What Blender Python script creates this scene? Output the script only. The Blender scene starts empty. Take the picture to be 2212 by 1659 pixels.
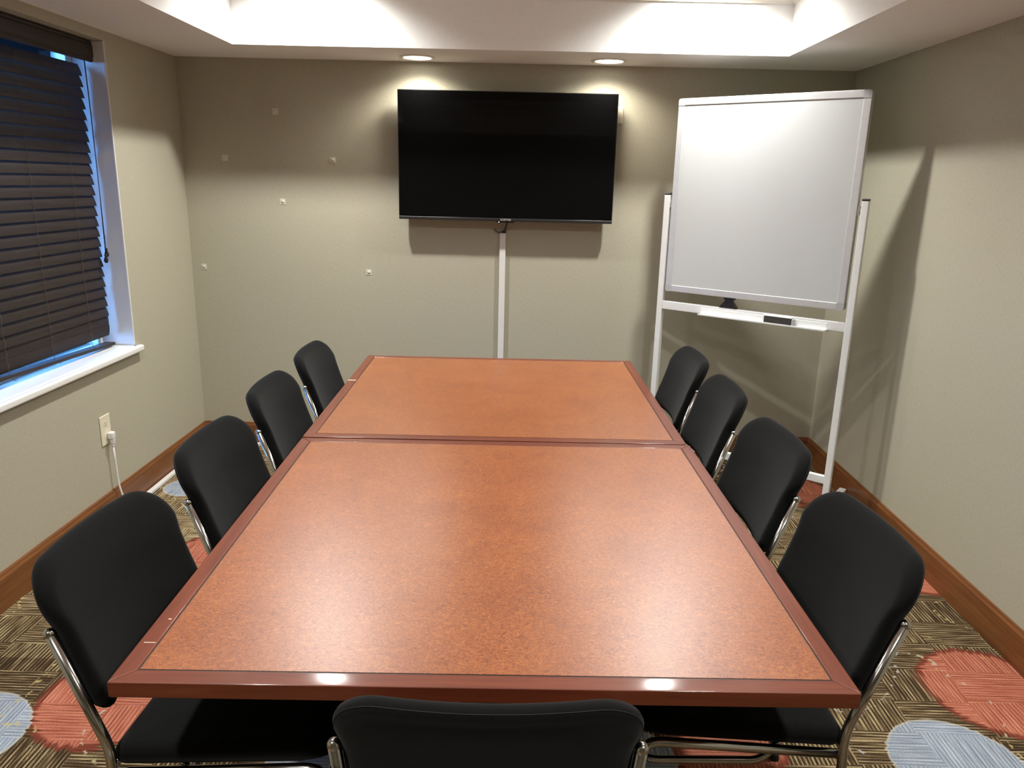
import bpy, bmesh, math, random
from mathutils import Vector, Matrix
random.seed(7)
S = bpy.context.scene
COL = S.collection
PI = math.pi
R = math.radians

# ------------------------------------------------------------------ camera, world, exposure
cam_d = bpy.data.cameras.new('camera')
cam_d.sensor_fit = 'HORIZONTAL'; cam_d.sensor_width = 36.0
cam_d.lens = 1651.04 / 2212 * 36.0
cam_d.clip_start = 0.02; cam_d.clip_end = 100
cam = bpy.data.objects.new('camera', cam_d); COL.objects.link(cam)
PITCH, YAW, ROLL = R(14.831), R(-0.673), R(1.374)
fw = Vector((math.sin(YAW)*math.cos(PITCH), math.cos(YAW)*math.cos(PITCH), -math.sin(PITCH)))
rt = Vector((math.cos(YAW), -math.sin(YAW), 0)); up = rt.cross(fw)
rt2 = rt*math.cos(ROLL) + up*math.sin(ROLL); up2 = -rt*math.sin(ROLL) + up*math.cos(ROLL)
m = Matrix.Identity(4)
for i in range(3):
    m[i][0] = rt2[i]; m[i][1] = up2[i]; m[i][2] = -fw[i]
m[2][3] = 1.6
cam.matrix_world = m
S.camera = cam
S.view_settings.view_transform = 'Standard'
try: S.view_settings.look = 'None'
except Exception: pass
S.view_settings.gamma = 1.0
S.view_settings.use_curve_mapping = False
S.view_settings.exposure = 0.06

W = bpy.data.worlds.new('sky'); S.world = W; W.use_nodes = True
wn = W.node_tree.nodes; wn['Background'].inputs[0].default_value = (0.13, 0.42, 1.0, 1)
wn['Background'].inputs[1].default_value = 36.0

# lamp settings used by the recessed lights further down
TRAY_W, SOFFIT_W = 188.0, 21.0
LAMP_COL = (1.0, 0.998, 0.96)
SOFFIT_COL = (1.0, 0.95, 0.83)

# ------------------------------------------------------------------ room measures
XL, XR, YB, YF = -1.927, 1.760, 4.436, -2.5
ZS, ZT = 2.216, 2.632            # soffit underside, tray ceiling
SXL, SXR, SYB, SYF = -1.450, 1.254, 4.003, -2.0

# ------------------------------------------------------------------ node helper
class NT:
    def __init__(s, name):
        s.mat = bpy.data.materials.new(name); s.mat.use_nodes = True
        s.t = s.mat.node_tree; s.n = s.t.nodes; s.b = s.n['Principled BSDF']
        s.tc = s.n.new('ShaderNodeTexCoord')
    def link(s, a, b): s.t.links.new(a, b)
    def put(s, sock, v):
        if isinstance(v, bpy.types.NodeSocket): s.link(v, sock)
        else: sock.default_value = v
    def math(s, op, a, b=None, c=None, clamp=False):
        n = s.n.new('ShaderNodeMath'); n.operation = op; n.use_clamp = clamp
        s.put(n.inputs[0], a)
        if b is not None: s.put(n.inputs[1], b)
        if c is not None: s.put(n.inputs[2], c)
        return n.outputs[0]
    def vmath(s, op, a, b=None):
        n = s.n.new('ShaderNodeVectorMath'); n.operation = op
        s.put(n.inputs[0], a)
        if b is not None: s.put(n.inputs[1], b)
        return n.outputs['Value'] if op in ('DISTANCE', 'LENGTH', 'DOT_PRODUCT') else n.outputs[0]
    def sep(s, v):
        n = s.n.new('ShaderNodeSeparateXYZ'); s.put(n.inputs[0], v); return n.outputs
    def comb(s, x, y, z):
        n = s.n.new('ShaderNodeCombineXYZ')
        for i, q in enumerate((x, y, z)): s.put(n.inputs[i], q)
        return n.outputs[0]
    def noise(s, vec, scale=5, detail=2, rough=.5, dist=0):
        n = s.n.new('ShaderNodeTexNoise'); s.put(n.inputs['Vector'], vec)
        n.inputs['Scale'].default_value = scale; n.inputs['Detail'].default_value = detail
        n.inputs['Roughness'].default_value = rough; n.inputs['Distortion'].default_value = dist
        return n.outputs[0]
    def ramp(s, f, stops, interp='LINEAR'):
        n = s.n.new('ShaderNodeValToRGB'); s.put(n.inputs[0], f); n.color_ramp.interpolation = interp
        e = n.color_ramp.elements
        while len(e) < len(stops): e.new(.5)
        for i, (p, c) in enumerate(stops):
            e[i].position = p; e[i].color = (c[0], c[1], c[2], 1)
        return n.outputs[0]
    def mix(s, f, a, b):
        n = s.n.new('ShaderNodeMix'); n.data_type = 'RGBA'
        s.put(n.inputs[0], f)
        for k, q in ((6, a), (7, b)):
            if isinstance(q, tuple): q = (q[0], q[1], q[2], 1)
            s.put(n.inputs[k], q)
        return n.outputs[2]
    def smooth(s, x, lo, hi):
        n = s.n.new('ShaderNodeMapRange'); n.interpolation_type = 'SMOOTHSTEP'
        s.put(n.inputs[0], x); n.inputs[1].default_value = lo; n.inputs[2].default_value = hi
        return n.outputs[0]
    def bump(s, h, strength=.2, dist=.002):
        n = s.n.new('ShaderNodeBump'); s.put(n.inputs['Height'], h)
        n.inputs['Strength'].default_value = strength; n.inputs['Distance'].default_value = dist
        s.link(n.outputs[0], s.b.inputs['Normal'])
    def set(s, col=None, rough=None, metal=None, spec=None, coat=None, coat_rough=None, sheen=None):
        B = s.b.inputs
        if col is not None:
            if isinstance(col, tuple): B['Base Color'].default_value = (col[0], col[1], col[2], 1)
            else: s.link(col, B['Base Color'])
        if rough is not None: s.put(B['Roughness'], rough)
        if metal is not None: B['Metallic'].default_value = metal
        if spec is not None: B['Specular IOR Level'].default_value = spec
        if coat is not None: B['Coat Weight'].default_value = coat
        if coat_rough is not None: B['Coat Roughness'].default_value = coat_rough
        if sheen is not None: B['Sheen Weight'].default_value = sheen
        return s.mat

def plain(name, col, rough=.5, metal=0, spec=.5, var=.06, scale=30, bump=0, coat=0):
    t = NT(name)
    n = t.noise(t.tc.outputs['Object'], scale, 3)
    c = t.ramp(n, [(.3, tuple(k*(1-var) for k in col)), (.7, tuple(min(1, k*(1+var)) for k in col))])
    t.set(c, rough, metal, spec, coat)
    if bump: t.bump(n, bump)
    return t.mat

# ------------------------------------------------------------------ materials
def wall_mat():
    t = NT('woven wallcovering'); o = t.tc.outputs['Object']
    sx = t.sep(o)
    h = t.math('ADD', sx[0], sx[1])
    warp = t.noise(t.comb(t.math('MULTIPLY', h, 620), t.math('MULTIPLY', sx[2], 60), 0), 1, 2)
    weft = t.noise(t.comb(t.math('MULTIPLY', h, 60), t.math('MULTIPLY', sx[2], 620), 3), 1, 2)
    w = t.math('MULTIPLY', t.math('ADD', warp, weft), .5)
    c = t.ramp(w, [(.3, (.362, .335, .255)), (.5, (.422, .393, .303)), (.7, (.482, .452, .352))])
    t.set(c, .75, spec=.25); t.bump(w, .35, .0015)
    return t.mat
M_WALL = wall_mat()
M_CEIL = plain('white ceiling paint', (.885, .88, .865), .7, spec=.3, var=.015, scale=60, bump=.03)
M_TRIMW = plain('white moulding paint', (.80, .78, .70), .4, var=.01)

def wood(name, dark, mid, light, axis=0, rough=.2, coat=.6, sc=1.0):
    t = NT(name); s = t.sep(t.tc.outputs['Object'])
    k = [55*sc, 55*sc, 55*sc]; k[axis] = 3.2*sc
    v = t.comb(*(t.math('MULTIPLY', s[i], k[i]) for i in range(3)))
    n = t.noise(v, 1, 4, .6, .6)
    c = t.ramp(n, [(.25, dark), (.5, mid), (.75, light)])
    t.set(c, rough, spec=.3, coat=coat, coat_rough=.11)
    return t.mat
M_BASEX = wood('stained wood baseboard along x', (.125, .042, .014), (.175, .064, .020), (.225, .09, .030), 0, .38, .15)
M_BASEY = wood('stained wood baseboard along y', (.125, .042, .014), (.175, .064, .020), (.225, .09, .030), 1, .38, .15)
M_MAHX = wood('mahogany varnish along x', (.088, .018, .007), (.125, .026, .0095), (.16, .037, .014), 0, .45, .38)
M_MAHY = wood('mahogany varnish along y', (.088, .018, .007), (.125, .026, .0095), (.16, .037, .014), 1, .45, .38)

def burl():
    t = NT('burl laminate'); o = t.tc.outputs['Object']; s = t.sep(o)
    v = t.comb(t.math('MULTIPLY', s[0], 78), t.math('MULTIPLY', s[1], 115), 0)
    n1 = t.noise(v, 1, 2, .5, 2.2)
    rid = t.math('SUBTRACT', 1, t.math('MULTIPLY', t.math('ABSOLUTE', t.math('SUBTRACT', n1, .5)), 6), clamp=True)
    n2 = t.noise(o, 7, 2, .6, .8)
    n3 = t.noise(v, 1.35, 3, .6, 1.4)
    f = t.math('ADD', t.math('MULTIPLY', n2, .16), t.math('ADD', t.math('MULTIPLY', rid, .22), t.math('MULTIPLY', n3, .62)))
    c = t.ramp(f, [(.28, (.10, .019, .003)), (.45, (.195, .044, .0065)), (.60, (.275, .076, .012)), (.78, (.47, .17, .038))])
    t.set(c, .36, spec=.6, coat=.6, coat_rough=.33); t.bump(n3, .05, .0006)
    return t.mat
M_BURL = burl()
M_INLAY = plain('black inlay', (.012, .009, .008), .4)
M_DARKMETAL = plain('black pedestal steel', (.015, .015, .016), .45)
M_CHROME = plain('chrome tube', (.50, .49, .48), .14, metal=1, var=.02)
M_BLACKPL = plain('black plastic', (.012, .012, .013), .35)

def fabric():
    t = NT('black upholstery'); o = t.tc.outputs['Object']
    n = t.noise(o, 420, 3, .7); c = t.ramp(n, [(.3, (.0022, .0022, .0022)), (.7, (.0056, .0056, .0056))])
    t.set(c, .92, spec=.07, sheen=.05); t.bump(n, .25, .001)
    t.b.inputs['Sheen Roughness'].default_value = .5
    return t.mat
M_FAB = fabric()
M_PIPE = plain('dark seam thread', (.004, .004, .004), .8)
M_SCREEN = plain('dark lcd glass', (.003, .003, .0033), .02, spec=.2, var=.01)
M_BEZEL = plain('graphite bezel', (.02, .02, .021), .33)
M_LOGO = plain('silver lettering', (.55, .54, .53), .35, var=.01)
M_WPLAST = plain('white plastic', (.72, .70, .68), .35, var=.02)
M_IVORY = plain('ivory plastic', (.74, .68, .52), .35, var=.02)
M_SLOT = plain('dark slot', (.03, .025, .02), .6)
M_WBOARD = plain('white board enamel', (.53, .546, .543), .42, spec=.3, var=.012, scale=4)
M_ALU = plain('brushed aluminium', (.62, .62, .625), .45, metal=.4, var=.03)
M_GREYPL = plain('light grey plastic', (.42, .42, .43), .4)
M_WSTEEL = plain('white powder coated steel', (.76, .765, .76), .35, var=.02)
M_FELT = plain('charcoal felt', (.045, .042, .04), .9, var=.3, scale=200)
M_SLAT = wood('espresso blind slat', (.017, .011, .0095), (.025, .017, .0145), (.033, .023, .0195), 1, .55, 0)
M_CORD = plain('brown cord', (.10, .075, .06), .8)
M_TAPE = plain('translucent adhesive', (.60, .57, .48), .5, var=.08, scale=90)
M_SILL = plain('white sill', (.82, .81, .78), .25, var=.01)
M_REVEAL = plain('pale loose lining', (.70, .69, .67), .8, var=.04, scale=300, bump=.1)
M_RUBBER = plain('black rubber', (.01, .01, .01), .8)
M_WEAR = plain('bare wood wear', (.62, .46, .34), .6)

def emis(name, col, st):
    t = NT(name); t.b.inputs['Emission Color'].default_value = (*col, 1)
    t.b.inputs['Emission Strength'].default_value = st
    t.set((.8, .8, .8), .4); return t.mat
M_GLOW = emis('lamp diffuser', (1, .95, .86), 9)
M_LED = emis('standby light', (1, .96, .92), 2.0)

def glass():
    t = NT('window glass'); n = t.n
    tr = n.new('ShaderNodeBsdfTransparent'); tr.inputs[0].default_value = (.93, .96, 1, 1)
    gl = n.new('ShaderNodeBsdfGlossy'); gl.inputs['Roughness'].default_value = .02
    fr = n.new('ShaderNodeFresnel'); fr.inputs[0].default_value = 1.45
    mx = n.new('ShaderNodeMixShader')
    t.link(fr.outputs[0], mx.inputs[0]); t.link(tr.outputs[0], mx.inputs[1]); t.link(gl.outputs[0], mx.inputs[2])
    t.link(mx.outputs[0], n['Material Output'].inputs[0])
    return t.mat
M_GLASS = glass()

RED = [(-1.25, 2.055, .225), (1.605, 2.225, .225), (-1.31, 2.98, .215), (1.50, 3.92, .21), (1.74, 2.97, .125),
       (.63, 1.93, .17), (-.35, 3.1, .2), (.75, 3.0, .16), (-1.95, 2.20, .07), (1.13, 2.62, .05), (-.95, .9, .2), (1.5, .6, .22)]
BLUE = [(-1.625, 1.865, .195), (1.30, 1.875, .195), (-1.74, 3.74, .125), (-.52, 1.72, .19), (.36, 1.86, .12), (1.0, 3.35, .13),
        (-1.6, 3.02, .06), (-.2, .5, .18)]
def carpet():
    t = NT('patterned carpet'); o = t.tc.outputs['Object']; s = t.sep(o)
    wob = t.noise(o, 2.2, 1); wob = t.math('MULTIPLY', t.math('SUBTRACT', wob, .5), .10)
    x = t.math('ADD', s[0], wob); y = t.math('ADD', s[1], t.math('MULTIPLY', wob, .6))
    ci = t.math('FLOOR', t.math('DIVIDE', x, .25)); cj = t.math('FLOOR', t.math('DIVIDE', y, .155))
    par = t.math('FLOORED_MODULO', t.math('ADD', ci, cj), 2)
    inv = t.math('SUBTRACT', 1, par)
    a = t.math('ADD', t.math('MULTIPLY', s[1], inv), t.math('MULTIPLY', s[0], par))      # across the ribs
    l = t.math('ADD', t.math('MULTIPLY', s[0], inv), t.math('MULTIPLY', s[1], par))      # along the ribs
    ribn = t.noise(t.comb(t.math('MULTIPLY', a, 150), t.math('MULTIPLY', l, 7), t.math('MULTIPLY', par, 7)), 1, 2, .6)
    ribs = t.math('ADD', .5, t.math('MULTIPLY', t.math('SINE', t.math('ADD', t.math('MULTIPLY', a, 2*PI/.0125), t.math('MULTIPLY', wob, 60))), .5))
    rib = t.math('ADD', t.math('MULTIPLY', ribn, .80), t.math('MULTIPLY', ribs, .20))
    fuzz = t.noise(o, 260, 2)
    tone = t.noise(o, 1.15, 1)
    # one row of carpet tiles on the window side came from a lighter batch
    lite = t.math('MULTIPLY', t.math('LESS_THAN', s[0], -1.0), t.math('GREATER_THAN', s[1], 2.24))
    f = t.math('ADD', rib, t.math('ADD', t.math('MULTIPLY', t.math('SUBTRACT', fuzz, .5), .22), t.math('SUBTRACT', t.math('ADD', t.math('MULTIPLY', t.math('SUBTRACT', tone, .52), .35), t.math('MULTIPLY', lite, .075)), .035)))
    base = t.ramp(f, [(.36, (.038, .023, .012)), (.46, (.085, .055, .028)), (.54, (.175, .122, .064)), (.65, (.42, .33, .18))])
    jag = t.math('MULTIPLY', t.math('SUBTRACT', t.noise(t.comb(t.math('MULTIPLY', a, 85), t.math('MULTIPLY', l, 3), par), 1, 2), .5), .07)
    p2 = t.comb(s[0], s[1], 0)
    def mask(lst, grow=0.0, use=1.0):
        acc = None
        for cx, cy, r in lst:
            d = t.vmath('DISTANCE', p2, (cx, cy, 0))
            v = t.math('SUBTRACT', r + grow, d)
            acc = v if acc is None else t.math('MAXIMUM', acc, v)
        return t.math('ADD', acc, t.math('MULTIPLY', jag, use))
    mr = mask(RED, .012, .9); mb = mask(BLUE, .0, .35)
    g = t.math('ADD', t.math('MULTIPLY', rib, .7), t.math('MULTIPLY', fuzz, .3))
    red = t.ramp(g, [(.36, (.24, .062, .036)), (.5, (.40, .128, .078)), (.64, (.58, .24, .155))])
    dred = t.ramp(g, [(.36, (.10, .025, .015)), (.64, (.24, .06, .035))])
    blue = t.ramp(g, [(.36, (.17, .20, .25)), (.5, (.28, .32, .385)), (.64, (.44, .48, .53))])
    pale = t.ramp(g, [(.36, (.35, .33, .28)), (.64, (.58, .54, .42))])
    c = t.mix(t.smooth(mr, -.004, .004), base, t.mix(t.smooth(mr, .012, .026), dred, red))
    c = t.mix(t.smooth(mb, -.004, .003), c, t.mix(t.smooth(mb, .000, .009), pale, blue))
    # dashed pale flecks running in thin lines
    ln = t.math('ABSOLUTE', t.math('SINE', t.math('ADD', t.math('MULTIPLY', s[0], 7.0), t.math('MULTIPLY', t.noise(o, 1.7, 1), 16))))
    dash = t.noise(o, 45, 2)
    fl = t.math('MULTIPLY', t.smooth(ln, .10, .05), t.smooth(dash, .54, .59))
    c = t.mix(t.math('MULTIPLY', fl, .75), c, t.ramp(t.noise(o, 1.3, 1), [(.45, (.50, .40, .17)), (.55, (.48, .47, .46))]))
    t.set(c, .95, spec=.1); t.bump(t.math('ADD', rib, fuzz), .7, .004)
    return t.mat
M_CARPET = carpet()

# ------------------------------------------------------------------ mesh helpers
def obj(name, bm, mat, parent=None, smooth=False, loc=None, rotz=0, bev=0, seg=2, angle=40):
    bmesh.ops.recalc_face_normals(bm, faces=bm.faces)
    me = bpy.data.meshes.new(name); bm.to_mesh(me); bm.free()
    for k in (mat if isinstance(mat, (list, tuple)) else [mat]): me.materials.append(k)
    if smooth:
        for p in me.polygons: p.use_smooth = True
    o = bpy.data.objects.new(name, me); COL.objects.link(o)
    if parent: o.parent = parent
    if loc: o.location = loc
    o.rotation_euler = (0, 0, rotz)
    if bev:
        b = o.modifiers.new('bevel', 'BEVEL'); b.width = bev; b.segments = seg; b.limit_method = 'ANGLE'; b.angle_limit = R(angle)
        for p in me.polygons: p.use_smooth = True
        w = o.modifiers.new('wn', 'WEIGHTED_NORMAL'); w.keep_sharp = True
    return o
def tag(o, label=None, cat=None, group=None, kind=None):
    if label: o['label'] = label
    if cat: o['category'] = cat
    if group: o['group'] = group
    if kind: o['kind'] = kind
    return o
def thing(name, label, cat, loc=(0, 0, 0), rotz=0, group=None):
    o = bpy.data.objects.new(name, None); COL.objects.link(o)
    o.location = loc; o.rotation_euler = (0, 0, rotz); o.empty_display_size = .1
    return tag(o, label, cat, group)
def box(bm, x0, x1, y0, y1, z0, z1, mi=0):
    v = [bm.verts.new((x, y, z)) for z in (z0, z1) for y in (y0, y1) for x in (x0, x1)]
    for q in ((0, 2, 3, 1), (4, 5, 7, 6), (0, 1, 5, 4), (2, 6, 7, 3), (0, 4, 6, 2), (1, 3, 7, 5)):
        bm.faces.new([v[i] for i in q]).material_index = mi
    return v
def boxes(*bs):
    bm = bmesh.new()
    for b in bs: box(bm, *b)
    return bm
def cyl(bm, p0, p1, r0, r1=None, n=20, cap=True):
    r1 = r0 if r1 is None else r1
    p0, p1 = Vector(p0), Vector(p1); d = (p1-p0).normalized()
    a = d.orthogonal().normalized(); b = d.cross(a)
    r = [[bm.verts.new(p + (a*math.cos(2*PI*i/n) + b*math.sin(2*PI*i/n))*q) for i in range(n)] for p, q in ((p0, r0), (p1, r1))]
    for i in range(n): bm.faces.new((r[0][i], r[0][(i+1) % n], r[1][(i+1) % n], r[1][i]))
    if cap: bm.faces.new(r[0][::-1]); bm.faces.new(r[1])
def fillet(pts, rad, n=6):
    pts = [Vector(p) for p in pts]; out = [pts[0]]
    for i in range(1, len(pts)-1):
        a, b, c = pts[i-1], pts[i], pts[i+1]
        u = (a-b); w = (c-b); q = min(rad, u.length*.49, w.length*.49)
        p0 = b+u.normalized()*q; p1 = b+w.normalized()*q
        for k in range(n+1):
            t = k/n; out.append(p0*(1-t)**2 + b*2*t*(1-t) + p1*t*t)
    out.append(pts[-1]); return out
def tube(bm, pts, r, n=12, dome=0):
    pts = [Vector(p) for p in pts]; rings = []
    d0 = (pts[1]-pts[0]).normalized(); a = d0.orthogonal().normalized(); prev = d0
    for i, p in enumerate(pts):
        d = ((pts[min(i+1, len(pts)-1)]-p).normalized() + (p-pts[max(i-1, 0)]).normalized())
        d = d.normalized() if d.length > 1e-6 else prev
        a = (a - d*a.dot(d)).normalized(); b = d.cross(a); prev = d
        rings.append([bm.verts.new(p+(a*math.cos(2*PI*k/n)+b*math.sin(2*PI*k/n))*r) for k in range(n)])
    for i in range(len(rings)-1):
        for k in range(n): bm.faces.new((rings[i][k], rings[i][(k+1) % n], rings[i+1][(k+1) % n], rings[i+1][k]))
    bm.faces.new(rings[0][::-1]); bm.faces.new(rings[-1])
def lathe(bm, prof, n=32, c=(0, 0, 0)):
    rings = [[bm.verts.new((c[0]+r*math.cos(2*PI*i/n), c[1]+r*math.sin(2*PI*i/n), c[2]+z)) for i in range(n)] for r, z in prof]
    for a, b in zip(rings, rings[1:]):
        for i in range(n): bm.faces.new((a[i], a[(i+1) % n], b[(i+1) % n], b[i]))
    return rings
def rrect(hw_b, hw_t, z0, z1, rb, rtp, inset=0, n=10, flare=None):
    """outline of a rounded panel in (w, z): half widths bottom/top, corner radii bottom/top"""
    pts = []
    def hw(z):
        f = (z-z0)/(z1-z0) if not flare else max(0, min(1, (z-flare[0])/(flare[1]-flare[0])))
        if flare: f = f*f*(3-2*f)
        return hw_b + (hw_t-hw_b)*f
    for (sx, zz, r, a0) in ((1, z0, rb, -90), (1, z1, rtp, 0), (-1, z1, rtp, 90), (-1, z0, rb, 180)):
        r2 = max(r-inset, .002); cz = zz + (r if zz == z0 else -r); cx = sx*(hw(zz)-r)
        for k in range(n+1):
            a = R(a0+90*k/n); pts.append((cx+r2*math.cos(a), cz+r2*math.sin(a)))
    # straight edges get extra points so that curved panels bend smoothly
    out = []
    for i, p in enumerate(pts):
        q = pts[(i+1) % len(pts)]; out.append(p)
        L = math.hypot(q[0]-p[0], q[1]-p[1]); side = abs(q[1]-p[1]) > abs(q[0]-p[0]); k = int(L/(.011 if flare and side else .03))
        for j in range(1, k):
            x, z = p[0]+(q[0]-p[0])*j/k, p[1]+(q[1]-p[1])*j/k
            out.append((math.copysign(hw(z), x) if flare and side else x, z))
    return out
def cushion(outline, th, mp, puff=0.0, centre=(0, 0), rim=8):
    """closed padded panel: outline(inset) -> pts, thickness th, mp(w, z, t) -> xyz"""
    bm = bmesh.new(); r = th/2; rings = []
    base = outline(0); N = len(base)
    def ring(pts, t): rings.append([bm.verts.new(mp(p[0], p[1], t)) for p in pts])
    sc = [.12, .3, .5, .68, .82, .92]
    rimo = [(k/(rim)*180-90) for k in range(rim+1)]
    def scaled(pts, s): return [(centre[0]+(p[0]-centre[0])*s, centre[1]+(p[1]-centre[1])*s) for p in pts]
    def inset_pts(i):
        q = outline(i)
        return q if len(q) == N else None
    in0 = shrink(base, r)
    for s in sc: ring(scaled(in0, s), -r-puff*(1-s*s))
    for a in rimo: ring(shrink(base, r*(1-math.cos(R(a)))), r*math.sin(R(a)))
    for s in sc[::-1]: ring(scaled(in0, s), r+puff*(1-s*s))
    for a, b in zip(rings, rings[1:]):
        for i in range(N): bm.faces.new((a[i], a[(i+1) % N], b[(i+1) % N], b[i]))
    for rg, t, flip in ((rings[0], -r-puff, 1), (rings[-1], r+puff, 0)):
        c = bm.verts.new(mp(centre[0], centre[1], t))
        for i in range(N):
            f = (rg[i], rg[(i+1) % N], c); bm.faces.new(f[::-1] if flip else f)
    return bm
def shrink(pts, d):
    N = len(pts); out = []
    for i in range(N):
        a = Vector(pts[i-1]); c = Vector(pts[(i+1) % N]); t = (c-a)
        t = t.normalized() if t.length > 1e-9 else Vector((1, 0))
        nrm = Vector((-t.y, t.x))            # outline is counter-clockwise: left normal points inwards
        out.append((pts[i][0]+nrm.x*d, pts[i][1]+nrm.y*d))
    return out
def children(o): return [c for c in bpy.data.objects if c.parent == o]
def copy_tree(o, parent=None):
    c = o.copy(); COL.objects.link(c)
    if parent: c.parent = parent
    for ch in children(o): copy_tree(ch, c)
    return c

# ------------------------------------------------------------------ room shell
T = .25
tag(obj('floor', boxes((XL-T, XR+T, YF-T, YB+T, -.1, 0)), M_CARPET), kind='structure')
WY0, WY1, WZ0, WZ1 = 2.02, 3.705, .735, 2.173
tag(obj('wall_left', boxes((XL-T, XL, YF-T, WY0, 0, 2.8), (XL-T, XL, WY1, YB+T, 0, 2.8), (XL-T, XL, WY0, WY1, 0, WZ0), (XL-T, XL, WY0, WY1, WZ1, 2.8)), M_WALL), kind='structure')
tag(obj('wall_right', boxes((XR, XR+T, YF-T, YB+T, 0, 2.8)), M_WALL), kind='structure')
tag(obj('wall_back', boxes((XL, XR, YB, YB+T, 0, 2.8)), M_WALL), kind='structure')
tag(obj('wall_front', boxes((XL, XR, YF-T, YF, 0, 2.8)), M_WALL), kind='structure')
tag(obj('ceiling', boxes((XL, SXL, YF, YB, ZS, 2.8), (SXR, XR, YF, YB, ZS, 2.8), (SXL, SXR, SYB, YB, ZS, 2.8), (SXL, SXR, YF, SYF, ZS, 2.8),
                         (SXL, SXR, SYF, SYB, ZT, 2.8)), M_CEIL), kind='structure')
# moulding round the tray, just above the visible part of its sides
def moulding():
    bm = bmesh.new(); prof = [(0, 2.447), (.010, 2.447), (.012, 2.456), (.022, 2.462), (.024, 2.472), (.040, 2.500), (.046, 2.520), (.046, 2.532), (0, 2.532)]
    rings = []
    for sx, sy in ((0, 0), (1, 0), (1, 1), (0, 1)):
        rings.append([bm.verts.new(((SXR-d) if sx else (SXL+d), (SYB-d) if sy else (SYF+d), z)) for d, z in prof])
    for i in range(4):
        a, b = rings[i], rings[(i+1) % 4]
        for k in range(len(prof)): 
            k2 = (k+1) % len(prof); bm.faces.new((a[k], a[k2], b[k2], b[k]))
    return bm
tag(obj('trim_1', moulding(), M_TRIMW), kind='structure')

HB = .142
def base_y(x, sgn, y0, y1, th=.014):
    bm = bmesh.new(); pr = [(0, 0), (th, 0), (th, HB-.018), (th-.004, HB-.010), (th-.006, HB), (0, HB)]
    a = [bm.verts.new((x+sgn*d, y0, z)) for d, z in pr]; b = [bm.verts.new((x+sgn*d, y1, z)) for d, z in pr]
    for k in range(6): bm.faces.new((a[k], a[(k+1) % 6], b[(k+1) % 6], b[k]))
    bm.faces.new(a); bm.faces.new(b[::-1]); return bm
bl = base_y(XL, 1, 3.349, YB)
b2 = base_y(XL, 1, YF, 3.344, .019); me = bpy.data.meshes.new('tmp'); b2.to_mesh(me); b2.free(); bl.from_mesh(me)
tag(obj('baseboard_left', bl, M_BASEY), kind='structure')
tag(obj('baseboard_right', base_y(XR, -1, YF, YB), M_BASEY), kind='structure')
bb = bmesh.new(); pr_ = [(0, 0), (.014, 0), (.014, HB-.018), (.010, HB-.010), (.008, HB), (0, HB)]
a_ = [bb.verts.new((XL+.014, YB-d, z)) for d, z in pr_]; b_ = [bb.verts.new((XR-.014, YB-d, z)) for d, z in pr_]
for k in range(6): bb.faces.new((a_[k], a_[(k+1) % 6], b_[(k+1) % 6], b_[k]))
bb.faces.new(a_); bb.faces.new(b_[::-1])
tag(obj('baseboard_back', bb, M_BASEX), kind='structure')

# window in the left wall
win = bpy.data.objects.new('window_1', None); COL.objects.link(win); win.location = (XL, (WY0+WY1)/2, WZ0); tag(win, kind='structure')
def at_win(o): o.location = (-win.location.x, -win.location.y, -win.location.z); return o
xg = XL-.185
at_win(obj('window_frame', boxes((xg-.03, xg+.03, WY0, WY0+.05, WZ0+.03, WZ1), (xg-.03, xg+.03, WY1-.05, WY1, WZ0+.03, WZ1), (xg-.03, xg+.03, WY0+.05, WY1-.05, WZ1-.05, WZ1),
           (xg-.03, xg+.03, WY0+.05, WY1-.05, WZ0+.0325, WZ0+.045), (xg-.03, xg+.03, 2.84, 2.88, WZ0+.045, WZ1-.05)), M_TRIMW, win, bev=.004))
at_win(obj('window_pane', boxes((xg-.004, xg+.004, WY0+.05, 2.84, WZ0+.045, WZ1-.05), (xg-.004, xg+.004, 2.88, WY1-.05, WZ0+.045, WZ1-.05)), M_GLASS, win))
at_win(obj('window_sill', boxes((xg-.03, XL, WY0, WY1, WZ0, WZ0+.032), (XL, XL+.03, WY0-.03, WY1+.03, WZ0, WZ0+.032)), M_SILL, win, bev=.009, seg=4))
# wallcovering on the far side of the recess, rippled where it came loose
def reveal():
    bm = bmesh.new(); nx, nz = 26, 150; g = []
    for j in range(nz+1):
        z = WZ0+.032 + (WZ1-WZ0-.032)*j/nz; row = []
        for i in range(nx+1):
            f = i/nx; x = xg+.03 + (XL-xg-.03)*f
            ph = z*38 - f*5.0 + 1.3*math.sin(z*7.1) + .8*math.sin(z*17+f*3)
            amp = .0075*math.sin(min(1, f*1.15)*PI)**1.0*(.55+.45*math.sin(z*11.3+1)) * (1 if z > .85 else .5)
            row.append(bm.verts.new((x, WY1-.0065-amp*(.5+.5*math.sin(ph)), z)))
        g.append(row)
    for j in range(nz):
        for i in range(nx): bm.faces.new((g[j][i], g[j][i+1], g[j+1][i+1], g[j+1][i]))
    ext = bmesh.ops.extrude_face_region(bm, geom=list(bm.faces))
    for v in [e for e in ext['geom'] if isinstance(e, bmesh.types.BMVert)]: v.co.y = WY1-.0003
    return bm
at_win(obj('window_reveal', reveal(), M_REVEAL, win, smooth=True))

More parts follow.
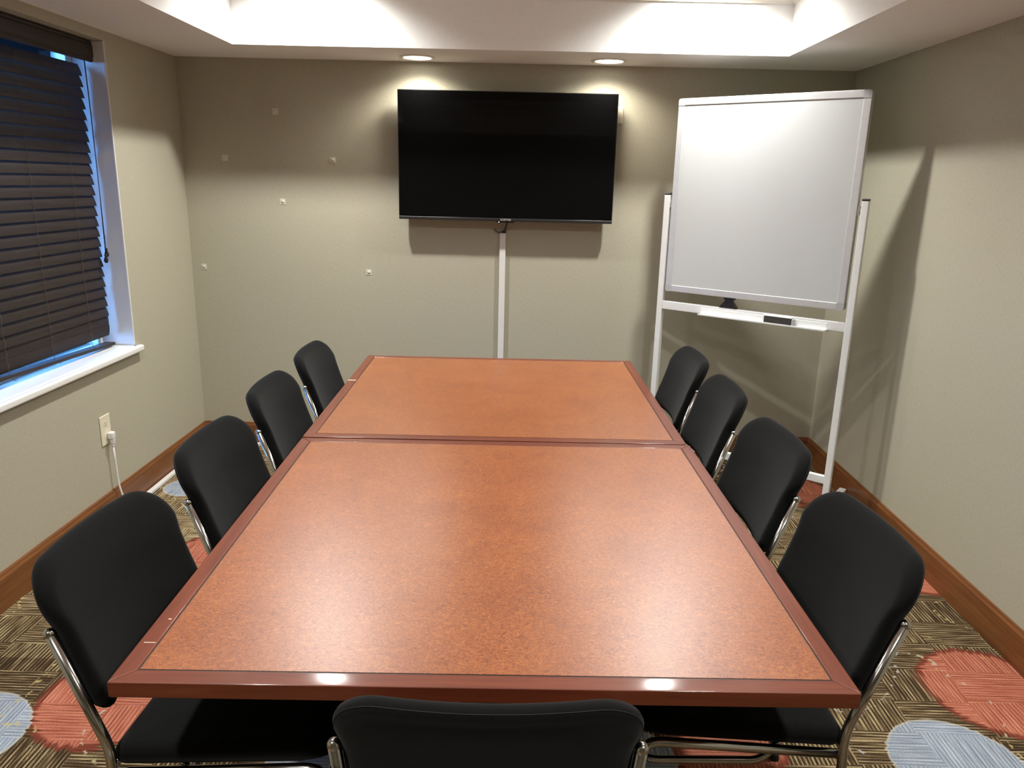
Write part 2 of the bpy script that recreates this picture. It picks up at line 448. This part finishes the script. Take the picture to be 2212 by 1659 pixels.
# ------------------------------------------------------------------ ceiling lights
def downlight(loc, watts, size, blend, label, group, r=.075):
    t = thing('recessed_light', label, 'ceiling light', loc, 0, group)
    bm = bmesh.new(); rg = lathe(bm, [(r+.020, -.0005), (r+.018, -.004), (r+.006, -.007), (r, -.0055), (r-.004, -.002), (r-.004, -.0005)], 48)
    obj('trim_ring', bm, M_TRIMW, t, smooth=True)
    bm = bmesh.new(); rg = lathe(bm, [(.0005, -.0032), (r*.6, -.003), (r-.0045, -.0022)], 48); bm.faces.new(rg[0])
    obj('diffuser', bm, M_GLOW, t, smooth=True)
    l = bpy.data.lights.new('lamp', 'SPOT'); l.energy = watts; l.color = LAMP_COL if watts > 40 else SOFFIT_COL; l.spot_size = R(size); l.spot_blend = blend
    l.shadow_soft_size = r*.62
    o = bpy.data.objects.new('lamp', l); COL.objects.link(o); o.parent = t; o.location = (0, 0, -.012)
    return t
G2 = 'round downlights in the soffit above the television'
downlight((-.585, 4.283, ZS), SOFFIT_W, 150, .6, 'lit round downlight in the soffit above the television top left corner', G2)
downlight((.413, 4.262, ZS), SOFFIT_W, 150, .6, 'lit round downlight in the soffit above the television top right corner', G2)
G3 = 'recessed lights in the raised tray ceiling'
for (x, y, lab) in ((-1.03, 3.76, 'recessed light high in the tray ceiling making the left glare spot on the back fascia'),
                    (.83, 3.76, 'recessed light high in the tray ceiling making the right glare spot on the back fascia'),
                    (-1.03, 1.95, 'recessed light in the tray ceiling above the window side of the table middle'),
                    (.83, 1.95, 'recessed light in the tray ceiling above the blank wall side of the table middle'),
                    (-1.03, .1, 'recessed light in the tray ceiling overhead left of the photographer'),
                    (.83, .1, 'recessed light in the tray ceiling overhead right of the photographer')):
    downlight((x, y, ZT), TRAY_W*(1.0 if y > 3 else .80), 139 if y > 3 else 148, .92, lab, G3)

# ------------------------------------------------------------------ tables
def table(cx, cy, yaw, w, l, label, chip):
    t = thing('conference_table', label, 'table', (cx, cy, 0), yaw, 'tables pushed together end to end')
    B, H, TK = .037, .74, .031
    bm = boxes((-w/2+B+.003, w/2-B-.003, -l/2+B+.003, l/2-B-.003, H-.02, H-.0004))
    obj('tabletop', bm, M_BURL, t)
    hw, hl = w/2, l/2
    def mitre(nm, pts, mat):
        bm = bmesh.new(); lo = [bm.verts.new((x, y, H-TK)) for x, y in pts]; hi = [bm.verts.new((x, y, H)) for x, y in pts]
        bm.faces.new(lo[::-1]); bm.faces.new(hi)
        for i in range(4): bm.faces.new((lo[i], lo[(i+1) % 4], hi[(i+1) % 4], hi[i]))
        return obj(nm, bm, mat, t, bev=.0022, seg=3)
    e = .0003
    mitre('edge_border', [(-hw, -hl), (hw, -hl), (hw-B, -hl+B), (-hw+B, -hl+B)], M_MAHX)
    mitre('edge_border', [(hw-B, hl-B), (-hw+B, hl-B), (-hw, hl), (hw, hl)][::1], M_MAHX)
    mitre('edge_border', [(-hw, -hl+e), (-hw+B-e, -hl+B), (-hw+B-e, hl-B), (-hw, hl-e)], M_MAHY)
    mitre('edge_border', [(hw, -hl+e), (hw, hl-e), (hw-B+e, hl-B), (hw-B+e, -hl+B)], M_MAHY)
    i = B
    bm = boxes((-hw+i, hw-i, -hl+i, -hl+i+.0032, H-.02, H-.0012), (-hw+i, hw-i, hl-i-.0032, hl-i, H-.02, H-.0012),
               (-hw+i, -hw+i+.0032, -hl+i+.0032, hl-i-.0032, H-.02, H-.0012), (hw-i-.0032, hw-i, -hl+i+.0032, hl-i-.0032, H-.02, H-.0012))
    tag(obj('inlay_line', bm, M_INLAY, t), 'thin black inlay line')
    bm = boxes((-hw+.16, hw-.16, -hl+.16, hl-.16, H-TK-.02, H-.0205)); obj('underside_panel', bm, M_DARKMETAL, t)
    for sy in (-.10, .30):
        p = bmesh.new(); cyl(p, (0, sy, .06), (0, sy, H-TK-.02), .04, n=28); pd = obj('pedestal', p, M_DARKMETAL, t, smooth=False)
        f = boxes((-.2, .2, sy-.035, sy+.035, .012, .06), (-.19, -.15, sy-.02, sy+.02, 0, .012), (.15, .19, sy-.02, sy+.02, 0, .012))
        obj('foot', f, M_DARKMETAL, t, bev=.006)
    for (x, y, lx, ly) in chip:
        obj('worn_mark', boxes((x, x+lx, y, y+ly, H-.0002, H+.0003)), M_WEAR, t)
    return t
c_, s_ = math.cos(R(1.4)), math.sin(R(1.4))
WT = 1.326
def table_at(x0, y0, yaw, w, l, label, chip):
    c, s = math.cos(yaw), math.sin(yaw)
    return table(x0+c*w/2-s*l/2, y0+s*w/2+c*l/2, yaw, w, l, label, chip)
table_at(-.708, 1.142, R(1.42), WT, 1.318, 'burl topped table with dark red border, the half nearest the viewer', [(-.652, -.54, .022, .002), (-.64, -.46, .006, .003)])
table_at(-.7425, 2.472, R(1.25), 1.319, 1.265, 'burl topped table with dark red border, the half below the television', [(-.6595, .13, .0365, .010)])

# ------------------------------------------------------------------ chairs
def lerp_tab(tab, z):
    for (z0, a), (z1, b) in zip(tab, tab[1:]):
        if z <= z1: 
            t = max(0, (z-z0)/(z1-z0)); return a+(b-a)*t
    return tab[-1][1]
TAB = [(.55, -.002), (.60, -.0165), (.64, -.0295), (.68, -.0445), (.72, -.057), (.76, -.0695), (.79, -.0795), (.82, -.0920), (.845, -.104), (.87, -.116)]
def smooth_yc(z):
    return sum(lerp_tab(TAB, z+d) for d in (-.02, -.01, 0, .01, .02))/5
def make_chair(label):
    t = thing('stacking_chair', label, 'chair', (0, 0, 0), 0, 'black chairs round the tables')
    HWB, HWT, Z0, Z1 = .2335, .2430, .553, .861
    def back_map(w, z, d):
        return (w, smooth_yc(z) + (.030 + .012*max(0, min(1, (.80-z)/.07)))*((w/.239)**2-.5) + d, z)
    out = lambda i: rrect(HWB, HWT, Z0, Z1, .045, .084, flare=(.728, .785))
    obj('backrest', cushion(out, .046, back_map, .004, (0, .71)), M_FAB, t, smooth=True)
    sm = bmesh.new(); o2 = shrink(out(0), .0034); pts = [back_map(p[0], p[1], -.0122) for p in o2]
    tube(sm, pts+[pts[0]], .0007, 6); tag(obj('back_seam', sm, M_PIPE, t, smooth=True), 'dark seam along the rear edge of the backrest')
    # seat pad, rising slightly to the front
    def seat_map(w, y, d): return (w, y, .4545 + .085*(y-.02) - .9*max(0, y-.40)**2*6 + d)
    so = lambda i: rrect(.232, .235, .012, .468, .035, .075)
    obj('seat', cushion(so, .046, seat_map, .005, (0, .24)), M_FAB, t, smooth=True)
    zr = lambda y: .424 + .085*(y-.02)
    TR = .0105
    # rear leg and back upright in one bent tube, both sides
    for s in (-1, 1):
        b = bmesh.new(); w = s*.2415
        tube(b, fillet([(w, -.064, .742), (w, .026, .486), (w, .018, .32), (w, -.055, .008)], .035, 8), TR, 14)
        lg = obj('leg', b, M_CHROME, t, smooth=True)
        d = bmesh.new(); lathe(d, [(.0108, -.004), (.0112, 0), (.0105, .005), (.0075, .009), (.003, .0108), (.0003, .011)], 16, (w, -.0645, .743)); 
        tag(obj('end_cap', d, M_BLACKPL if False else M_CHROME, lg, smooth=True))
        d = bmesh.new(); cyl(d, (w, -.057, 0), (w, -.053, .02), .0135, .013, 16); tag(obj('foot_glide', d, M_RUBBER, lg, smooth=False), 'black rubber foot')
    # seat rail bending down into the front leg, both sides
    for s in (-1, 1):
        w = s*.232
        b = bmesh.new(); tube(b, fillet([(w, .018, zr(.018)), (w, .455, zr(.455)), (w, .500, .008)], .045, 8), TR, 14)
        lg = obj('leg', b, M_CHROME, t, smooth=True)
        d = bmesh.new(); cyl(d, (w, .500, 0), (w, .4995, .02), .0135, .013, 16); tag(obj('foot_glide', d, M_RUBBER, lg), 'black rubber foot')
    b = bmesh.new(); tube(b, [(-.232, .014, .4265), (.232, .014, .4265)], .008, 12); obj('seat_rail', b, M_CHROME, t, smooth=True)
    b = bmesh.new(); w = .205
    tube(b, fillet([(-w, .148, zr(.148)+.004), (-w, .180, .386), (-w, .445, .390), (w, .445, .390), (w, .180, .386), (w, .148, zr(.148)+.004)], .035, 7), .008, 12)
    obj('under_seat_brace', b, M_CHROME, t, smooth=True)
    return t
chair0 = make_chair('x')
CH = [('black fabric chair in the window side row, nearest the viewer', -.818, 1.515, -PI/2-.024),
      ('black fabric chair in the window side row, second from the viewer, beside the table seam', -.824, 2.135, -PI/2+.006),
      ('black fabric chair in the window side row, third from the viewer', -.844, 2.740, -PI/2+.031),
      ('black fabric chair in the window side row, farthest from the viewer near the back wall', -.849, 3.329, -PI/2+.027),
      ('black fabric chair in the row opposite the window, nearest the viewer', .721, 1.635, PI/2+.054),
      ('black fabric chair in the row opposite the window, second from the viewer', .720, 2.275, PI/2+.043),
      ('black fabric chair in the row opposite the window, third from the viewer', .706, 2.871, PI/2+.004),
      ('black fabric chair in the row opposite the window, farthest away by the whiteboard stand', .691, 3.423, PI/2+.024),
      ('black fabric chair at the near end of the table with its back to the viewer', -.037, 1.077, .025)]
for i, (lab, x, y, rz) in enumerate(CH):
    c = chair0 if i == 0 else copy_tree(chair0)
    c.location = (x, y, 0); c.rotation_euler = (0, 0, rz); c['label'] = lab

# ------------------------------------------------------------------ television
tv = thing('television', 'large black flat television mounted on the back wall', 'television', (-.110, 4.336, 1.385))
TW, TH_ = 1.183, .679
hw = TW/2
obj('screen', boxes((-hw+.004, hw-.004, .0015, .012, .017, TH_-.004)), M_SCREEN, tv)
bm = boxes((-hw, hw, .004, .03, TH_-.004, TH_), (-hw, -hw+.004, .004, .03, .017, TH_-.004), (hw-.004, hw, .004, .03, .017, TH_-.004), (-hw+.004, hw-.004, .012, .03, .017, TH_-.004))
obj('casing', bm, M_BLACKPL, tv)
obj('lower_bezel', boxes((-hw, hw, 0, .03, 0, .017)), M_BEZEL, tv, bev=.003)
bm = boxes((-hw+.16, hw-.16, .03, .066, .03, .44)); obj('rear_housing', bm, M_BLACKPL, tv, bev=.01)
obj('wall_mount', boxes((-.22, .22, .088, .0995, .12, .38), (-.16, -.13, .066, .09, .08, .42), (.13, .16, .066, .09, .08, .42)), M_DARKMETAL, tv)
bm = bmesh.new(); v = [(-.055, -.0005), (.055, -.0005), (.042, -.0075), (-.042, -.0075)]
a = [bm.verts.new((x, .004, z)) for x, z in v]; b = [bm.verts.new((x, .022, z)) for x, z in v]
bm.faces.new(a[::-1]); bm.faces.new(b)
for k in range(4): bm.faces.new((a[k], a[(k+1) % 4], b[(k+1) % 4], b[k]))
sensor = obj('sensor_pod', bm, M_BLACKPL, tv)
bm = bmesh.new(); cyl(bm, (-.036, .0038, -.004), (-.036, .0025, -.004), .0022, n=12); tag(obj('standby_light', bm, M_LED, sensor), 'tiny white standby light')
fc = bpy.data.curves.new('lettering', 'FONT'); fc.body = 'SCEPTRE'; fc.size = .0145; fc.extrude = .0006; fc.align_x = 'CENTER'; fc.space_character = 1.05
fo = bpy.data.objects.new('tmp_text', fc); COL.objects.link(fo)
bpy.context.view_layer.update()
tm = bpy.data.meshes.new_from_object(fo.evaluated_get(bpy.context.evaluated_depsgraph_get())); bpy.data.objects.remove(fo)
tm.materials.clear(); tm.materials.append(M_LOGO)
lt = bpy.data.objects.new('lettering', tm); COL.objects.link(lt); lt.parent = tv; lt.location = (.002, -.0004, .0035); lt.rotation_euler = (PI/2, 0, 0)
tag(lt, 'silver brand lettering')

# cables and covers on the back wall
bm = bmesh.new(); tube(bm, fillet([(-.098, 4.405, 1.40), (-.103, 4.405, 1.365), (-.112, 4.412, 1.335), (-.118, 4.424, 1.312)], .02), .0045, 10)
tube(bm, fillet([(-.118, 4.424, 1.318), (-.128, 4.420, 1.325), (-.152, 4.417, 1.318), (-.168, 4.416, 1.330), (-.174, 4.416, 1.340)], .012), .003, 8)
box(bm, -.128, -.108, 4.4155, 4.4315, 1.3165, 1.331)
tag(obj('television_cable', bm, M_BLACKPL, smooth=False), 'short black cable hanging from the television into the white cover', 'cable')
rw = thing('cable_cover', 'white vertical cable cover on the wall below the television', 'cable cover', (-.1245, YB, .143))
obj('channel', boxes((-.0175, .0175, -.020, 0, .085, 1.172)), M_WPLAST, rw, bev=.003)
obj('channel', boxes((-.0175, .0175, -.020, 0, 0, .0845)), M_WPLAST, rw, bev=.003)
bm = boxes((XL+.020, XL+.045, 3.375, YB-.020, 0, .018), (XL+.0455, -.10, YB-.045, YB-.020, 0, .018))
tag(obj('cable_cover', bm, M_WPLAST, bev=.003), 'white cable cover lying on the carpet along the baseboard', 'cable cover')

for (x, z, lab) in ((-1.393, 1.943, 'clear adhesive square on the back wall, topmost of the six'),
                    (-1.691, 1.691, 'clear adhesive square on the back wall, upper left, level with one nearer the television'),
                    (-1.084, 1.692, 'clear adhesive square on the back wall, upper right, nearest the television screen side'),
                    (-1.378, 1.461, 'clear adhesive square in the middle of the group on the back wall'),
                    (-1.857, 1.081, 'clear adhesive square low on the back wall beside the window corner'),
                    (-.897, 1.073, 'clear adhesive square low on the back wall below the television left edge')):
    a = thing('adhesive_pad', lab, 'adhesive pad', (x, YB, z), 0, 'clear adhesive squares left on the back wall')
    obj('pad', boxes((-.0165, .0165, -.0016, 0, -.0165, .0165)), M_TAPE, a, bev=.0006)
    bm = bmesh.new(); lathe(bm, [(.0105, 0), (.0098, .0014), (.0003, .0018)], 20)
    bmesh.ops.rotate(bm, verts=bm.verts, cent=(0, 0, 0), matrix=Matrix.Rotation(PI/2, 3, 'X'))
    bmesh.ops.translate(bm, verts=bm.verts, vec=(0, -.0015, 0)); obj('bubble', bm, M_TAPE, a, smooth=True)
pl = thing('wall_plate', 'cream wall plate half hidden behind the television right edge', 'wall plate', (.486, YB, 1.966))
obj('plate', boxes((-.035, .035, -.006, 0, -.045, .045)), M_IVORY, pl, bev=.003)
bm = bmesh.new(); cyl(bm, (0, -.0065, .03), (0, -.0058, .03), .003, n=12); obj('screw', bm, M_IVORY, pl)

# ------------------------------------------------------------------ outlet and cord on the left wall
ol = thing('wall_outlet', 'ivory double outlet plate low on the wall under the window', 'outlet', (XL, 3.348, .441), PI/2)   # local -y points into the room
obj('plate', boxes((-.042, .042, -.006, 0, -.070, .070)), M_IVORY, ol, bev=.003)
for zz in (.030, -.030):
    bm = bmesh.new(); N = 24; pts = []
    for k in range(N):
        a = 2*PI*k/N; pts.append((.0165*math.cos(a), max(-.0125, min(.0125, .0165*math.sin(a)))))
    a1 = [bm.verts.new((x, -.0055, zz+z)) for x, z in pts]; a2 = [bm.verts.new((x, -.0072, zz+z)) for x, z in pts]
    bm.faces.new(a2)
    for k in range(N): bm.faces.new((a1[k], a1[(k+1) % N], a2[(k+1) % N], a2[k]))
    sk = obj('socket', bm, M_IVORY, ol)
    if zz > 0:
        bm = boxes((-.0072, -.0052, -.0076, -.0070, zz-.001, zz+.008), (.0050, .0070, -.0076, -.0070, zz-.0005, zz+.007))
        cyl(bm, (0, -.0070, zz-.007), (0, -.0076, zz-.007), .0024, n=12)
        tag(obj('slot', bm, M_SLOT, sk), 'dark prong slots')
pc = thing('power_cord', 'white cord plugged into the outlet under the window', 'power cord', (XL, 3.360, .405))
bm = bmesh.new()
def rr(cx, y, z, hx, hz): return [(cx-hx, y-hz*0, z)]
box(bm, .0078, .034, -.016, .016, -.012, .022)
plug = obj('plug', bm, M_WPLAST, pc, bev=.007, seg=4)
bm = bmesh.new(); cyl(bm, (.023, 0, -.012), (.023, 0, -.034), .0125, .0105, 20); cyl(bm, (.023, 0, -.034), (.023, 0, -.048), .0085, .0075, 20)
obj('strain_relief', bm, M_WPLAST, pc)
bm = bmesh.new(); tube(bm, fillet([(.023, 0, -.046), (.024, .004, -.16), (.027, .002, -.24), (.040, .006, -.31), (.052, .020, -.352), (.064, .045, -.399)], .05, 8), .0047, 12)
obj('cord', bm, M_WPLAST, pc, smooth=True)

# ------------------------------------------------------------------ blind
bx = -2.038
blind = thing('window_blind', 'dark brown slatted blind hanging closed in the left window', 'window blind', (bx, 2.86, WZ1))
BY0, BY1 = 2.034-2.86, 3.680-2.86
def bz(z): return z-WZ1
bm = bmesh.new(); pf = [(0, -.004), (.010, -.004), (.016, -.010), (.014, -.018), (.018, -.026), (.018, -.070), (.014, -.078), (.016, -.086), (.010, -.094), (0, -.094)]
pf = [(x+.045, z) for x, z in pf]
a = [bm.verts.new((x, BY0-.010, z)) for x, z in pf]; b = [bm.verts.new((x, BY1+.012, z)) for x, z in pf]
bm.faces.new(a); bm.faces.new(b[::-1])
for k in range(len(pf)): bm.faces.new((a[k], a[(k+1) % len(pf)], b[(k+1) % len(pf)], b[k]))
obj('valance', bm, M_SLAT, blind)
hr = obj('headrail', boxes((-.026, .026, BY0, BY1, -.052, -.003)), M_SLAT, blind, bev=.003)
obj('cord_lock', boxes((-.004, .012, BY1+.0003, BY1+.006, -.058, -.012)), M_ALU, hr)
PITCHS, z0, SW = .0478, 2.043, .0535
TILT = R(79)
def slat_mesh():
    bm = bmesh.new(); rows = []
    n = 8
    for side in (1, -1):
        for k in range(n+1):
            f = k/n-.5; u = f*SW; crown = .0022*(1-(2*f)**2) + side*.0013
            # u runs from the window side edge (high) to the room side edge (low)
            x = u*math.cos(TILT) + crown*math.sin(TILT); z = -u*math.sin(TILT) + crown*math.cos(TILT)
            rows.append((x, z) if side == 1 else (x, z))
    top = rows[:n+1]; bot = rows[n+1:][::-1]; loop = top+bot
    a = [bm.verts.new((x, BY0+.004, z)) for x, z in loop]; b = [bm.verts.new((x, BY1-.002, z)) for x, z in loop]
    bm.faces.new(a); bm.faces.new(b[::-1]); L = len(loop)
    for k in range(L): bm.faces.new((a[k], a[(k+1) % L], b[(k+1) % L], b[k]))
    return bm
s0 = obj('slat', slat_mesh(), M_SLAT, blind)
NS = 26
for k in range(NS):
    s = s0 if k == 0 else s0.copy()
    if k: COL.objects.link(s)
    s.location = (0, 0, bz(z0-k*PITCHS))
    if k < 2: s.rotation_euler = (0, R(-7), 0)
    if k >= NS-2: s.rotation_euler = (0, R(9*(k-NS+3)), 0)
zb = .7735
rail = obj('bottom_rail', boxes((-.024, .026, -(BY1-BY0-.006), 0, 0, .014)), M_SLAT, blind, bev=.003)
rail.location = (0, BY1-.002, bz(zb)); rail.rotation_euler = (-R(1.9), 0, 0)
for yy in (3.50, 3.20, 2.90, 2.60, 2.30):
    bm = bmesh.new(); q = []
    for k in range(NS*4+3):
        z = z0+.012-k*PITCHS/4
        if z < .80: break
        q.append((.0125+.0030*math.sin(k*PI/2), yy-2.86+.0014*math.sin(k*1.9), bz(z)))
    q.append((.028, yy-2.86+.004, bz(.792)))
    q.append((.030, yy-2.86+.012, bz(.786)))
    tube(bm, q, .0011, 6)
    obj('ladder_cord', bm, M_CORD, blind, smooth=True)
bm = bmesh.new(); yc = BY1-.006
tube(bm, [(.030, yc, bz(2.09)), (.031, yc+.003, bz(1.9)), (.033, yc-.001, bz(1.5)), (.034, yc-.004, bz(1.243))], .0017, 8)
tube(bm, [(.032, yc-.008, bz(2.09)), (.033, yc-.004, bz(1.9)), (.035, yc-.006, bz(1.5)), (.036, yc-.016, bz(1.215))], .0014, 8)
pcd = obj('pull_cord', bm, M_BLACKPL, blind, smooth=True)
for (yy, zz) in ((yc-.004, 1.243), (yc-.016, 1.215)):
    bm = bmesh.new(); lathe(bm, [(.0005, .004), (.0055, .003), (.006, -.004), (.0042, -.008), (.0095, -.020), (.010, -.028), (.0065, -.036), (.0005, -.038)], 18, (.036, yy, bz(zz)))
    obj('tassel', bm, M_SLAT, pcd, smooth=True)

# ------------------------------------------------------------------ whiteboard on its stand
st = thing('whiteboard_stand', 'white framed whiteboard on a floor stand in the back right corner', 'whiteboard', (1.139, 3.851, 0), R(-37.1))
PX = .489
for s in (-1, 1):
    p = obj('post', boxes((s*PX-.0155, s*PX+.0155, -.0155, .0155, .064, 1.552)), M_WSTEEL, st, bev=.003)
    bm = boxes((s*PX-.0165, s*PX+.0165, -.0165, .0165, 1.552, 1.562)); tag(obj('post_cap', bm, M_BLACKPL, p, bev=.005, seg=3), 'black plastic cap')
    bm = bmesh.new()
    for z in (.985, .967, .215, .200): cyl(bm, (s*PX+s*.0154, 0, z), (s*PX+s*.0175, 0, z), .0045, n=10)
    obj('bolt', bm, M_ALU, p)
    f = obj('foot', boxes((s*PX-.0175, s*PX+.0175, -.335, .335, .022, .064)), M_WSTEEL, st, bev=.003)
    bm = bmesh.new()
    for y in (-.30, .30): cyl(bm, (s*PX, y, 0), (s*PX, y, .022), .014, n=16)
    tag(obj('foot_pad', bm, M_RUBBER, f), 'black rubber pads')
    bm = bmesh.new(); cyl(bm, (s*.459, 0, 1.512), (s*(PX-.0155), 0, 1.512), .009, n=16); box(bm, min(s*.4605, s*.470), max(s*.4605, s*.470), -.011, .011, 1.488, 1.53)
    obj('pivot', bm, M_ALU, st)
obj('crossbar', boxes((-PX+.0155, PX-.0155, -.0125, .0125, .190, .230)), M_WSTEEL, st, bev=.003)
obj('tray_rail', boxes((-PX+.0155, PX-.0155, -.0125, .0125, .952, .9975)), M_WSTEEL, st, bev=.003)
bm = boxes((-.250, .395, -.044, -.0128, .949, .953), (-.250, .395, -.0145, -.0128, .953, .985), (-.250, .395, -.046, -.043, .949, .957))
tr = obj('marker_tray', bm, M_WSTEEL, st, bev=.0012)
tag(obj('tray_cap', boxes((.3952, .403, -.047, -.0128, .948, .959)), M_GREYPL, tr, bev=.002), 'grey plastic tray end')
BT, BB, BH = 2.024, 1.053, .459
board = obj('board', boxes((-BH+.02, BH-.02, -.0165, .0165, BB+.02, BT-.02)), M_WBOARD, st)
F, D = .033, .0195
CR = .034
for s in (-1, 1):
    obj('board_frame', boxes((min(s*BH, s*(BH-F)), max(s*BH, s*(BH-F)), -D, D, BB+CR, BT-CR)), M_ALU, board, bev=.002)
for (za, zb_) in ((BT-F, BT), (BB, BB+F)):
    obj('board_frame', boxes((-BH+CR, BH-CR, -D, D, za, zb_)), M_ALU, board, bev=.002)
def corner(sx, sz):
    bm = bmesh.new(); cx = sx*BH; cz = BT if sz > 0 else BB; r = .012; pts = []
    ins = CR+.0005
    for k in range(9):
        a = k/8*PI/2; pts.append((cx-sx*(r-r*math.cos(a)), cz-sz*(r-r*math.sin(a))))
    pts += [(cx-sx*ins, cz), (cx-sx*ins, cz-sz*ins), (cx, cz-sz*ins)]
    a1 = [bm.verts.new((x, -D-.0012, z)) for x, z in pts]; a2 = [bm.verts.new((x, D+.0012, z)) for x, z in pts]
    bm.faces.new(a1); bm.faces.new(a2[::-1]); L = len(pts)
    for k in range(L): bm.faces.new((a1[k], a1[(k+1) % L], a2[(k+1) % L], a2[k]))
    return bm
for sx in (-1, 1):
    for sz in (-1, 1): tag(obj('board_corner', corner(sx, sz), M_GREYPL, board), 'grey plastic corner')
# latch between the tray rail and the board
bm = bmesh.new()
pr1 = [(-.052, .9985), (.045, .9985), (.012, 1.040), (-.020, 1.040)]
a = [bm.verts.new((x-.10, -.013, z)) for x, z in pr1]; b = [bm.verts.new((x-.10, .013, z)) for x, z in pr1]
bm.faces.new(a); bm.faces.new(b[::-1])
for k in range(4): bm.faces.new((a[k], a[(k+1) % 4], b[(k+1) % 4], b[k]))
box(bm, -.128, -.075, -.016, .016, 1.040, 1.052)
tag(obj('latch', bm, M_BLACKPL, st, bev=.002), 'black plastic board latch')
# eraser lying on the tray
def stand_pt(x, y): 
    c, s = math.cos(R(-37.1)), math.sin(R(-37.1)); return (1.139+c*x-s*y, 3.851+s*x+c*y)
ex, ey = stand_pt(.165, -.0285)
er = thing('board_eraser', 'dark felt eraser lying on the whiteboard tray', 'eraser', (ex, ey, .9532), R(-37.1))
obj('felt_pad', boxes((-.068, .068, -.0125, .0125, 0, .034)), M_FELT, er, bev=.003)
tag(obj('handle', boxes((-.070, .070, -.0132, .0132, .0342, .041)), M_WPLAST, er, bev=.004, seg=3), 'pale plastic back')
tag(obj('end_clip', boxes((.0685, .080, -.0125, .0125, .001, .034)), M_GREYPL, er, bev=.002), 'grey plastic end')
